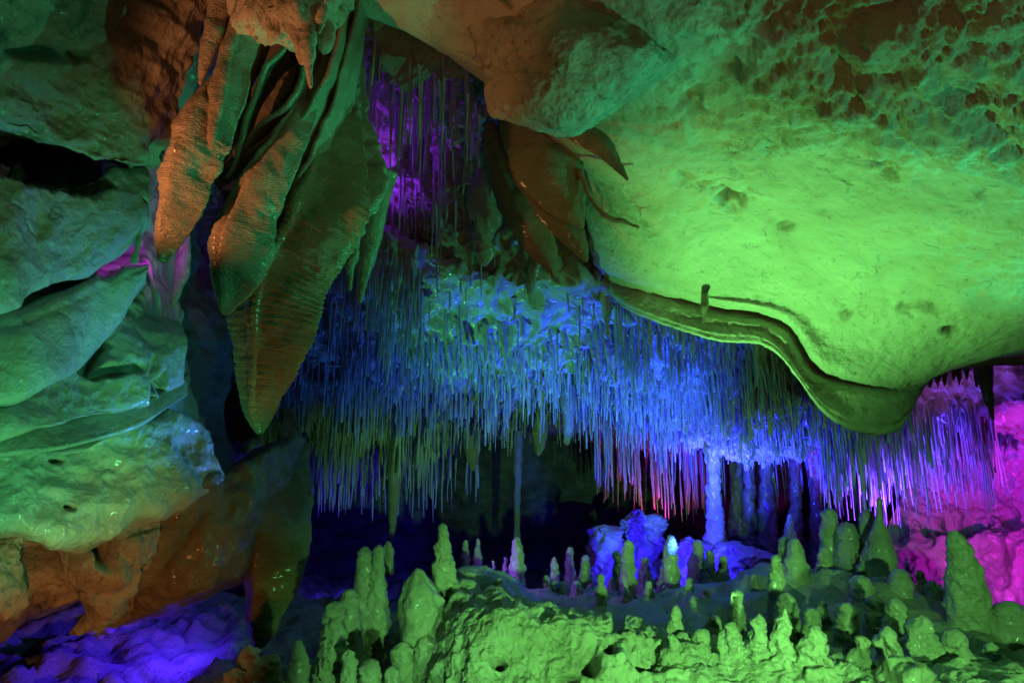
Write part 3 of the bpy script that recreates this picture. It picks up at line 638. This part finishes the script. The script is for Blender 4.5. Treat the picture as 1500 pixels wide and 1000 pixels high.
# largest pendant
hang('giant_stalactite', [(500, 60, 4.1, 8), (500, 130, 3.9, 16), (497, 190, 3.6, 30), (486, 250, 3.45, 48), (462, 320, 3.36, 66), (430, 380, 3.32, 62), (405, 440, 3.28, 60), (395, 500, 3.25, 52), (386, 560, 3.23, 36), (381, 605, 3.22, 20), (380, 636, 3.22, 4)],
     'largest stalactite of the left cluster, long ribbed cone hanging in front of the straws', m='brown', e=1.6, thick=.8, skew=.3, flute=(4, .13, .5), rib=(.05, .11), amp=.02, sc=4, lump=.01, nseg=90, n=240)
# fluted curtain
hang('fluted_curtain', [(508, 70, 3.9, 18), (500, 150, 3.8, 30), (496, 210, 3.7, 48), (486, 265, 3.6, 68), (462, 310, 3.55, 62), (435, 340, 3.5, 30)],
     'wide dark teal curtain with fine flutes, hanging right of the folded blades', e=1.0, thick=.6, flute=(9, .16, 3), amp=.05, sc=6, lump=.03, lsc=6, nseg=120, n=150)
for i, (r, lb) in enumerate([
 ([(520, 270, 3.8, 20), (518, 330, 3.78, 14), (514, 380, 3.77, 10), (512, 426, 3.77, 3)], 'orange tipped stalactite beside the straws, left one of a close pair'),
 ([(560, 250, 3.9, 22), (548, 310, 3.88, 18), (538, 370, 3.86, 14), (532, 410, 3.85, 8), (526, 445, 3.85, 3)], 'green and brown stalactite beside the straws, right one of a close pair'),
 ([(475, 290, 3.5, 7), (448, 330, 3.5, 5), (441, 352, 3.5, 2)], 'short bent drip hanging under the fluted curtain'),
 ([(270, 330, 4.2, 10), (268, 380, 4.2, 11), (262, 420, 4.2, 9), (252, 450, 4.2, 3)], 'small bright green stalactite between the left curtain tips'),
 ([(196, 220, 3.5, 6), (190, 270, 3.5, 5), (204, 330, 3.5, 5), (196, 388, 3.5, 3)], 'thin dark crooked stalactite in front of the violet niche'),
 ([(215, 380, 4.0, 4), (226, 420, 4.0, 3), (236, 462, 4.0, 2)], 'thin pale blue curved drip below the violet niche'),
 ]):
    hang('stalactite', r, lb, thick=.8, rib=(.03, .05), lump=.01)
# hanging column in the lower left
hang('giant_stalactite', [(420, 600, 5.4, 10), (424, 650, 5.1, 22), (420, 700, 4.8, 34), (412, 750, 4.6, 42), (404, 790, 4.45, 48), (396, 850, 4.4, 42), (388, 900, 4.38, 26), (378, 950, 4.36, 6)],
     'large brown stalactite low on the left with its tip over the blue floor', m='mud_shade', e=1.7, thick=.9, skew=.6, rib=(.06, .02), amp=.04, sc=3, lump=.03, lsc=3, nseg=56)

# ------------------------------------------------------------------ centre leaves under the block
for nm, r, lb, kw in [
 ('stone_leaf', [(770, 140, 4.2, 40), (785, 190, 4.15, 52), (800, 240, 4.12, 50), (818, 280, 4.1, 38), (838, 310, 4.08, 22), (854, 334, 4.07, 3)], 'widest dark brown stone leaf hanging under the teal block', dict(e=1.5, thick=.4, skew=.3, flute=(5, .08, 1))),
 ('stone_leaf', [(790, 165, 3.7, 14), (838, 190, 3.55, 15), (878, 210, 3.5, 17), (902, 238, 3.47, 11), (920, 265, 3.45, 2)], 'arrow shaped brown stone leaf pointing right in front of the green ceiling', dict(e=1.6, thick=.5)),
 ('stone_leaf', [(722, 190, 4.4, 18), (740, 250, 4.35, 26), (762, 300, 4.3, 32), (785, 345, 4.27, 28), (803, 380, 4.25, 14), (814, 408, 4.25, 3)], 'long dark stone leaf with pale left edge, lowest under the teal block', dict(e=1.6, thick=.5, skew=.5)),
 ('stone_leaf', [(715, 180, 4.3, 8), (742, 235, 4.2, 10), (780, 275, 4.15, 16), (815, 315, 4.12, 24), (842, 350, 4.1, 18), (860, 384, 4.1, 3)], 'slender green stone leaf crossing in front of the widest brown leaf', dict(e=1.6, thick=.3)),
 ('stone_leaf', [(850, 230, 4.2, 4), (850, 270, 4.15, 6), (850, 310, 4.12, 7), (848, 338, 4.12, 2)], 'narrow dark stone sliver at the right edge of the widest brown leaf', dict(e=1.3, thick=.8)),
 ('root_spur', [(848, 250, 4.1, 5), (868, 295, 4.05, 4.4), (890, 318, 4.0, 4), (915, 325, 4.0, 3.4), (937, 334, 3.98, 2.4)], 'thin dark curved spur like a root in front of the bright green ceiling', dict(thick=1, nseg=10)),
 ('stalactite', [(712, 255, 4.9, 14), (710, 285, 4.85, 24), (712, 320, 4.82, 22), (706, 350, 4.8, 13), (710, 372, 4.8, 12), (706, 390, 4.8, 4)], 'lumpy olive stalactite left of the long stone leaf', dict(lump=.05, lsc=7, thick=.9)),
 ('stalactite', [(790, 362, 4.9, 6), (784, 388, 4.9, 9), (778, 412, 4.9, 7), (774, 432, 4.9, 2)], 'deep blue spike under the lowest stone leaf', dict(thick=.8)),
 ('stalactite', [(1032, 425, 4.7, 5.5), (1032, 445, 4.7, 5), (1031, 460, 4.7, 3.5), (1030, 474, 4.7, 1.5)], 'short dark brown wedge hanging from the ceiling lip', dict(thick=.9, n=14)),
 ('stalactite', [(870, 390, 4.95, 6), (874, 402, 4.95, 7), (872, 418, 4.95, 3)], 'small reddish spike beside the start of the ceiling lip', dict(thick=.8)),
 ('stalactite', [(1436, 520, 5.4, 15), (1443, 555, 5.4, 11), (1450, 590, 5.4, 6), (1455, 616, 5.4, 2)], 'pale tapered stalactite alone before the magenta wall', dict(rib=(.04, .06))),
 ('stalactite', [(577, 690, 6.2, 9), (577, 730, 6.2, 8), (575, 770, 6.2, 5), (571, 798, 6.2, 2)], 'long olive stalactite reaching down below the left straws', dict(rib=(.05, .06))),
 ('stalactite', [(760, 660, 8.0, 6), (758, 710, 8.0, 5), (758, 760, 8.0, 5), (757, 800, 8.0, 6)], 'thin dark column in the black gap of the far chamber', dict(rib=(.05, .06))),
 ('stalactite', [(688, 650, 6.8, 12), (692, 668, 6.8, 9), (694, 690, 6.8, 3)], 'blunt olive stalactite at the lower edge of the straw field', dict(lump=.01)),
 ('stalactite', [(790, 610, 6.8, 12), (790, 640, 6.8, 11), (788, 668, 6.8, 3)], 'pale blue broad stalactite at the centre of the straw edge', dict(lump=.01)),
 ('stalactite', [(832, 575, 6.6, 10), (832, 620, 6.6, 9), (830, 652, 6.6, 4)], 'dark green stalactite just right of the pale blue broad one', dict(lump=.01)),
 ]:
    kw.setdefault('rib', (.03, .03))
    if r[0][0] < 860 and r[0][1] > 570:
        g_ = secg if r[0][0] == 760 else sg; y0 = 640 if g_ is secg else min(r[0][1] - 15, 635); dd = hit_depth(g_, r[0][0], y0, r[0][2])
        r = [(r[0][0], y0 - 12, dd, r[0][3] * 1.3)] + [(p[0], p[1], dd, p[3]) for p in r[1:]]
    if lb.startswith(('short dark', 'small reddish')):
        dd = hit_depth(cg2, r[0][0], r[0][1] - 4, r[0][2]); r = [(p[0], p[1], dd + (.08 if i == 0 else -.01), p[3]) for i, p in enumerate(r)]
    if nm in ('stone_leaf', 'root_spur') or lb.startswith('short dark'): kw['m'] = 'mud_shade'
    hang(nm, r, lb, 'stalactite', **kw)
for k in range(7):
    x = 1362 + 11 * k + random.uniform(-2, 2); L = random.uniform(22, 52)
    hang('stalactite', [(x, 528, 5.5, 5), (x + 1, 528 + L * .6, 5.5, 3.5), (x + 1, 528 + L, 5.5, 1.2)], 'short pale stalactite under the right end of the ceiling lip, %s from the left' % ['first','second','third','fourth','fifth','sixth','seventh'][k],
         group='short stalactites under the right end of the lip', thick=.9, n=12, nseg=10)
# centre: hooks and flat horns on the bare ceiling
for k in range(26):
    x = random.uniform(600, 900); y = random.uniform(470, 520) + (x - 700) * .02
    d = hit_depth(sg, x, y, 5.9); L = random.uniform(25, 80); w = random.uniform(2.5, 6); y -= 8
    hang('horn_stalactite', [(x, y, d, w), (x + 4, y + L * .4, d, w * .9), (x + 7, y + L * .8, d, w * .5), (x + 9, y + L, d, 1)],
         'slightly bent horn shaped stalactite among the straws of the middle ceiling', group='bent horn stalactites in the middle of the straw field', m='flow', thick=.7, n=14, nseg=12)

# ------------------------------------------------------------------ stalagmites
def mite(x, ytop, ybase, d, wt, wb, label=None, group=None, lean=0, m='mite', name='stalagmite', rib=(.055, .32), lump=.02, amp=.016, mid=None, **kw):
    wm = mid if mid else (wt * .45 + wb * .55)
    rows = [(x, ybase + 25, d, wb * 1.15), (x, ybase, d, wb), (x + lean * .5, (ytop + ybase) / 2, d, wm), (x + lean * .85, ytop + (ybase - ytop) * .2, d, wt * 1.1), (x + lean, ytop, d, wt * .8)]
    o = loft(name, rows, m, None, thick=.95, rib=rib, lump=lump, lsc=17, amp=amp, sc=16, **{**dict(nseg=40), **kw})
    tag(o, label or 'small stalagmite', 'stalagmite', group); return o
# named ones (x, top, base, depth, top half width, base half width, label)
for a in [
 (535, 800, 965, 4.2, 11, 26, 'tall pale stalagmite at left with a brown shaded foot, left of two joined tops', 0),
 (552, 797, 930, 4.18, 8, 20, 'right of the two joined tall stalagmite tops at left', 3),
 (485, 880, 1010, 3.7, 12, 24, 'knobbly bright green stalagmite rising left of the tall pale one', 5),
 (437, 936, 1010, 3.5, 9, 18, 'smooth bright green bullet shaped stalagmite at the lower left', 0),
 (366, 945, 1010, 3.6, 12, 22, 'knobbly stalagmite under the tip of the large brown stalactite', 0),
 (395, 958, 1010, 3.5, 11, 16, 'small knobbly stalagmite right beside the one under the brown stalactite tip', 0),
 (342, 978, 1020, 3.5, 10, 18, 'lowest leftmost knobbly stalagmite of the foreground', 0),
 (512, 862, 960, 4.0, 12, 22, 'brownish violet shaded stalagmite between the knobbly and the tall pale one', 0),
 (568, 792, 815, 4.8, 5, 8, 'tiny dark green stalagmite peeping out behind the tall pale pair', 0),
 (511, 950, 1010, 3.5, 8, 11, 'slim bright green stalagmite in the front row at left', 0),
 (543, 965, 1010, 3.5, 12, 16, 'rounded bright green knob in the front row below the tall pair', 0),
 (574, 975, 1010, 3.5, 8, 14, 'low green stalagmite in the front row beside the dark gap', 0),
 (590, 940, 1010, 3.9, 14, 18, 'brown leg of rock under the draped dome, left one', 0),
 (625, 930, 1010, 3.9, 16, 20, 'brown leg of rock under the draped dome, right one', 0),
 (758, 786, 870, 5.8, 7, 13, 'small pale green stalagmite below the thin dark column', 0),
 (727, 846, 885, 4.8, 6, 9, 'short bent pale stalagmite on the mound right of the slender spire', 3),
 (920, 790, 880, 5.6, 7, 12, 'upright pale green stalagmite before the left blue mound', 0),
 (982, 783, 865, 5.8, 8, 15, 'pale capped stalagmite right of the left blue mound', 0),
 (880, 840, 900, 5.2, 5, 10, 'little pale stalagmite low between the rim and the left blue mound', 0),
 (904, 806, 860, 6.0, 5, 9, 'tiny pale tip beside the upright stalagmite before the left blue mound', 0),
 (990, 886, 985, 3.9, 8, 17, 'tall green stalagmite growing from the right end of the flowstone rim', 0),
 (1045, 900, 960, 4.2, 9, 18, 'stubby green stalagmite right of the tall one on the rim', 0),
 (1080, 864, 945, 4.4, 8, 14, 'narrow green stalagmite with a dark neck under its cap', 0),
 (1140, 812, 910, 4.7, 8, 16, 'slim crooked green stalagmite standing up in the middle right', -4),
 (1152, 868, 925, 4.5, 12, 20, 'swollen foot stalagmite beside the slim crooked one', 0),
 (1165, 788, 850, 5.4, 9, 20, 'misty pale green stalagmite with white crest behind the crooked one', 0),
 (1150, 785, 840, 5.6, 8, 14, 'shaded grey green stalagmite just left of the misty pale one', 0),
 (1215, 744, 820, 6.0, 11, 15, 'flat topped green stalagmite at left of the right hand group', 0),
 (1270, 746, 820, 5.9, 9, 13, 'round topped green stalagmite touching the highest cone', 0),
 (1288, 728, 880, 5.7, 5, 34, 'highest green stalagmite, ribbed cone with a sharp tip', 0),
 (1240, 764, 850, 5.9, 14, 22, 'dark shaded stalagmite between the flat topped one and the highest cone', 0),
 (1208, 800, 850, 5.5, 8, 14, 'small green knob below the flat topped stalagmite', 0),
 (1318, 832, 880, 5.1, 11, 22, 'short green stalagmite at the right foot of the highest cone', 0),
 (1365, 850, 890, 5.2, 7, 12, 'small two tone stalagmite left of the big bullet shaped one', 0),
 (1312, 876, 960, 4.3, 12, 22, 'ribbed thick green stalagmite in front of the highest cone', 0),
 (1282, 872, 930, 4.6, 10, 20, 'green stalagmite partly hidden left of the ribbed thick one', 0),
 (1240, 882, 960, 4.4, 12, 22, 'bright green stalagmite with a curled ridge right of the mist', 0),
 (1262, 842, 880, 5.0, 12, 20, 'low green mound below the dark shaded stalagmite', 0),
 (1190, 890, 925, 4.4, 9, 14, 'pale broken knob right of the swollen foot stalagmite', 0),
 (1242, 922, 985, 3.9, 4, 8, 'thin shaded stalagmite in the dark notch between front mounds', 0),
 (1452, 940, 985, 4.1, 8, 12, 'small green stalagmite at the right foot of the big bullet shaped one', 0),
 (1480, 880, 930, 4.6, 22, 34, 'dark teal shaded boulder like stalagmite at the right edge', 0),
 ]:
    m_ = 'coral' if a[0] in (485, 366, 395, 342) else 'mite'
    mite(*a[:7], lean=a[7], m=m_, lump=.055 if m_ == 'coral' else .014)
loft('stalagmite', [(1428, 1000, 4.7, 26), (1424, 940, 4.7, 29), (1419, 885, 4.7, 30), (1410, 832, 4.7, 23), (1401, 797, 4.7, 14), (1397, 776, 4.7, 8)], 'mite', thick=.9, rib=(.045, .10), amp=.025, sc=9, lump=.02, lsc=12, nseg=72, n=180)
o = bpy.data.objects['stalagmite.%03d' % (len([q for q in bpy.data.objects if q.name.startswith('stalagmite')]) - 1)]
tag(o, 'big smooth bullet shaped stalagmite standing alone before the magenta wall', 'stalagmite')
# spire on a mound
e = empty('spire_stalagmite', P(665, 900, 4.2)); tag(e, 'slender ringed spire stalagmite on a wide flowing foot', 'stalagmite')
loft('spire', [(660, 900, 4.2, 36), (655, 868, 4.2, 26), (650, 840, 4.2, 17), (649, 810, 4.2, 14), (648, 785, 4.2, 9), (647, 766, 4.2, 6)], 'mite', e, thick=.9, rib=(.09, .3), lump=.025, lsc=14, amp=.02, sc=14, nseg=48)
loft('foot', [(690, 1000, 4.1, 50), (688, 930, 4.15, 46), (682, 895, 4.2, 38), (676, 868, 4.25, 26), (670, 850, 4.3, 14)], 'mite', e, thick=.8, flute=(9, .05, 0), lump=.03, lsc=6, nseg=48)
o = loft('stalagmite', [(618, 936, 4.0, 30), (618, 915, 4.0, 33), (617, 885, 4.0, 30), (615, 862, 4.0, 24), (612, 842, 4.0, 12), (610, 832, 4.0, 7)], 'mite', None, thick=.9, flute=(6, .07, 2), lump=.03, lsc=9, amp=.02, nseg=64)
tag(o, 'dome shaped draped stalagmite with scalloped hem left of the slender spire', 'stalagmite')
o = loft('rock_mound', [(725, 960, 5.1, 100), (715, 915, 5.1, 86), (700, 878, 5.1, 60), (682, 850, 5.1, 34), (672, 832, 5.1, 12)], 'flow', None, thick=1, lump=.07, lsc=4, amp=.05, sc=5, nseg=80, n=80)
tag(o, 'smooth dim violet rock slope behind the slender spire stalagmite', 'rock')
# front mounds
for k, (x, yt, d, w, lb) in enumerate([
 (985, 942, 3.62, 24, 'crusty green mound merging into the right end of the flowstone rim'), (1030, 935, 3.7, 22, 'knobbly front mound right of the rim, leftmost of the row'), (1072, 925, 3.6, 26, 'bright crumbly front mound second in the row right of the rim'),
 (1112, 912, 3.65, 20, 'lit front mound under the crooked stalagmite'), (1150, 905, 3.6, 24, 'steep ribbed front mound directly below the swollen foot stalagmite'),
 (1195, 930, 3.5, 30, 'broad bright front mound left of the dark notch'), (1262, 945, 3.5, 24, 'bright front mound just right of the dark notch'),
 (1300, 930, 3.6, 28, 'tall front mound under the ribbed thick stalagmite'), (1350, 915, 3.75, 36, 'wide smooth olive front mound left of the bullet shaped stalagmite'),
 (1400, 935, 3.8, 34, 'smooth olive front mound at the foot of the bullet shaped stalagmite'), (1330, 975, 3.3, 34, 'lowest olive mound at the bottom edge')]):
    o = loft('stalagmite_mound', [(x, 1090, d - .1, w * 1.3), (x, 1010, d - .05, w * 1.15), (x + 2, yt + 45, d, w * .85), (x - 2, yt + 14, d, w * .5), (x, yt - 14, d, w * .3)], 'coral' if k < 7 else 'mite', None,
         thick=1.0, rib=(.05, .08), lump=.07, lsc=8, amp=.045, sc=8, nseg=72, n=110)
    tag(o, lb, 'stalagmite')
# silhouettes in the dark middle: standing on the floor
rs = np.random.RandomState(5)
ORD = ['first','second','third','fourth','fifth','sixth','seventh','eighth','ninth','tenth','eleventh','twelfth','thirteenth','fourteenth','fifteenth','sixteenth','seventeenth','eighteenth','nineteenth','twentieth','twenty-first']
qn = 0
for (x, yt, yb, d, w) in [(682, 790, 830, 6.5, 8), (700, 788, 830, 6.5, 7), (722, 820, 850, 6.2, 5), (740, 815, 850, 6.2, 7), (800, 842, 880, 5.8, 10), (812, 815, 860, 6.2, 9), (835, 800, 860, 6.6, 10), (845, 850, 890, 5.6, 14), (858, 812, 870, 6.4, 14), (895, 845, 885, 5.7, 9), (915, 860, 900, 5.4, 12), (945, 815, 870, 6.3, 14), (950, 850, 895, 5.5, 12), (970, 830, 880, 5.8, 10), (1010, 845, 900, 5.5, 14), (1022, 790, 850, 6.4, 17), (1035, 860, 905, 5.3, 12), (1040, 805, 850, 6.2, 12), (1060, 812, 850, 6.2, 11), (1085, 835, 860, 6.0, 10), (1105, 840, 890, 5.4, 12)]:
    mite(x, yt, yb + 20, d, w * .45, w * 1.1, 'dark stalagmite in the middle chamber, %s from the left behind the rim' % ORD[qn], 'dark silhouetted stalagmites in the middle chamber', m='mite'); qn += 1
for k in range(64):
    x = rs.uniform(1150, 1390); y = 835 + 90 * rs.uniform() ** .8; d = 5.6 - (y - 835) / 90 * 1.4; hh = rs.uniform(10, 30) * (1.6 if k % 6 == 0 else 1); w = rs.uniform(3, 10)
    d = hit_depth(G, x, y + 8, d); mite(x, y - hh * 1.6, y + 8, d, w * rs.uniform(.25, .6), w * rs.uniform(1, 1.6), 'short stub stalagmite in the crowd on the right hand slope', 'short stub stalagmites on the right hand slope', n=30, nseg=22, lump=.05, amp=.03, lean=rs.uniform(-5, 5))
for k in range(40):
    x = rs.uniform(800, 1130); y = rs.uniform(850, 905); d = 6.3 - (y - 850) / 55 * 1.2; hh = rs.uniform(10, 24); w = rs.uniform(5, 10)
    d = hit_depth(G, x, y + 5, d); mite(x, y - hh, y + 5, d, w * .5, w * 1.2, 'low dark knob on the floor behind the flowstone rim', 'low dark knobs on the floor behind the rim', n=20, nseg=16)
# columns in the back right
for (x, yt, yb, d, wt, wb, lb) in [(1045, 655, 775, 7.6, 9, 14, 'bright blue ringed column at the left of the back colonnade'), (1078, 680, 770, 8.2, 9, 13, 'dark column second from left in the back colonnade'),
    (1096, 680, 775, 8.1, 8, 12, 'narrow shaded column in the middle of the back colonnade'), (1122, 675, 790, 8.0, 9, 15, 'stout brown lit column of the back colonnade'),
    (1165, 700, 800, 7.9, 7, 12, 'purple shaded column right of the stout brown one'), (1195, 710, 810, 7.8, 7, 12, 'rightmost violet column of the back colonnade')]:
    o = loft('cave_column', [(x, yt - 40, d, wt * 1.4), (x, yt, d, wt), (x + 1, (yt + yb) / 2, d, wt * .5 + wb * .4), (x + 3, yb, d, wb), (x + 3, yb + 30, d, wb * 1.4)], 'mite' if x == 1045 else 'mud_shade', None, thick=1, rib=(.08, .25), lump=.035, lsc=9, amp=.02, roundtip=False)  # darker brown on all but the first column stands in for their shade
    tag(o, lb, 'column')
mite(1157, 752, 800, 7.2, 4, 11, 'bright blue pointed stalagmite in front of the back colonnade')
# blue mounds
for (x, yt, yb, d, w, lb) in [(885, 768, 850, 8.0, 26, 'deep blue lit rounded rock mound at left of the chamber floor'), (1010, 785, 860, 7.6, 26, 'blue lit rock mound in the middle of the chamber floor'),
     (1075, 792, 860, 7.3, 44, 'wide blue lit flowstone mound at right of the chamber floor'), (935, 745, 800, 8.2, 16, 'blue pointed rock above the left blue mound'), (958, 752, 800, 8.3, 10, 'small blue rock beside the pointed one')]:
    o = loft('rock_mound', [(x, yb + 40, d, w * 1.25), (x, yb, d, w * 1.1), (x, yb * .5 + yt * .5, d, w), (x, yt + 12, d, w * .72), (x, yt, d, w * .35)], 'flow', None, thick=1, lump=.16, lsc=4.5, amp=.12, sc=4, nseg=72, n=70)
    tag(o, lb, 'rock')
#END
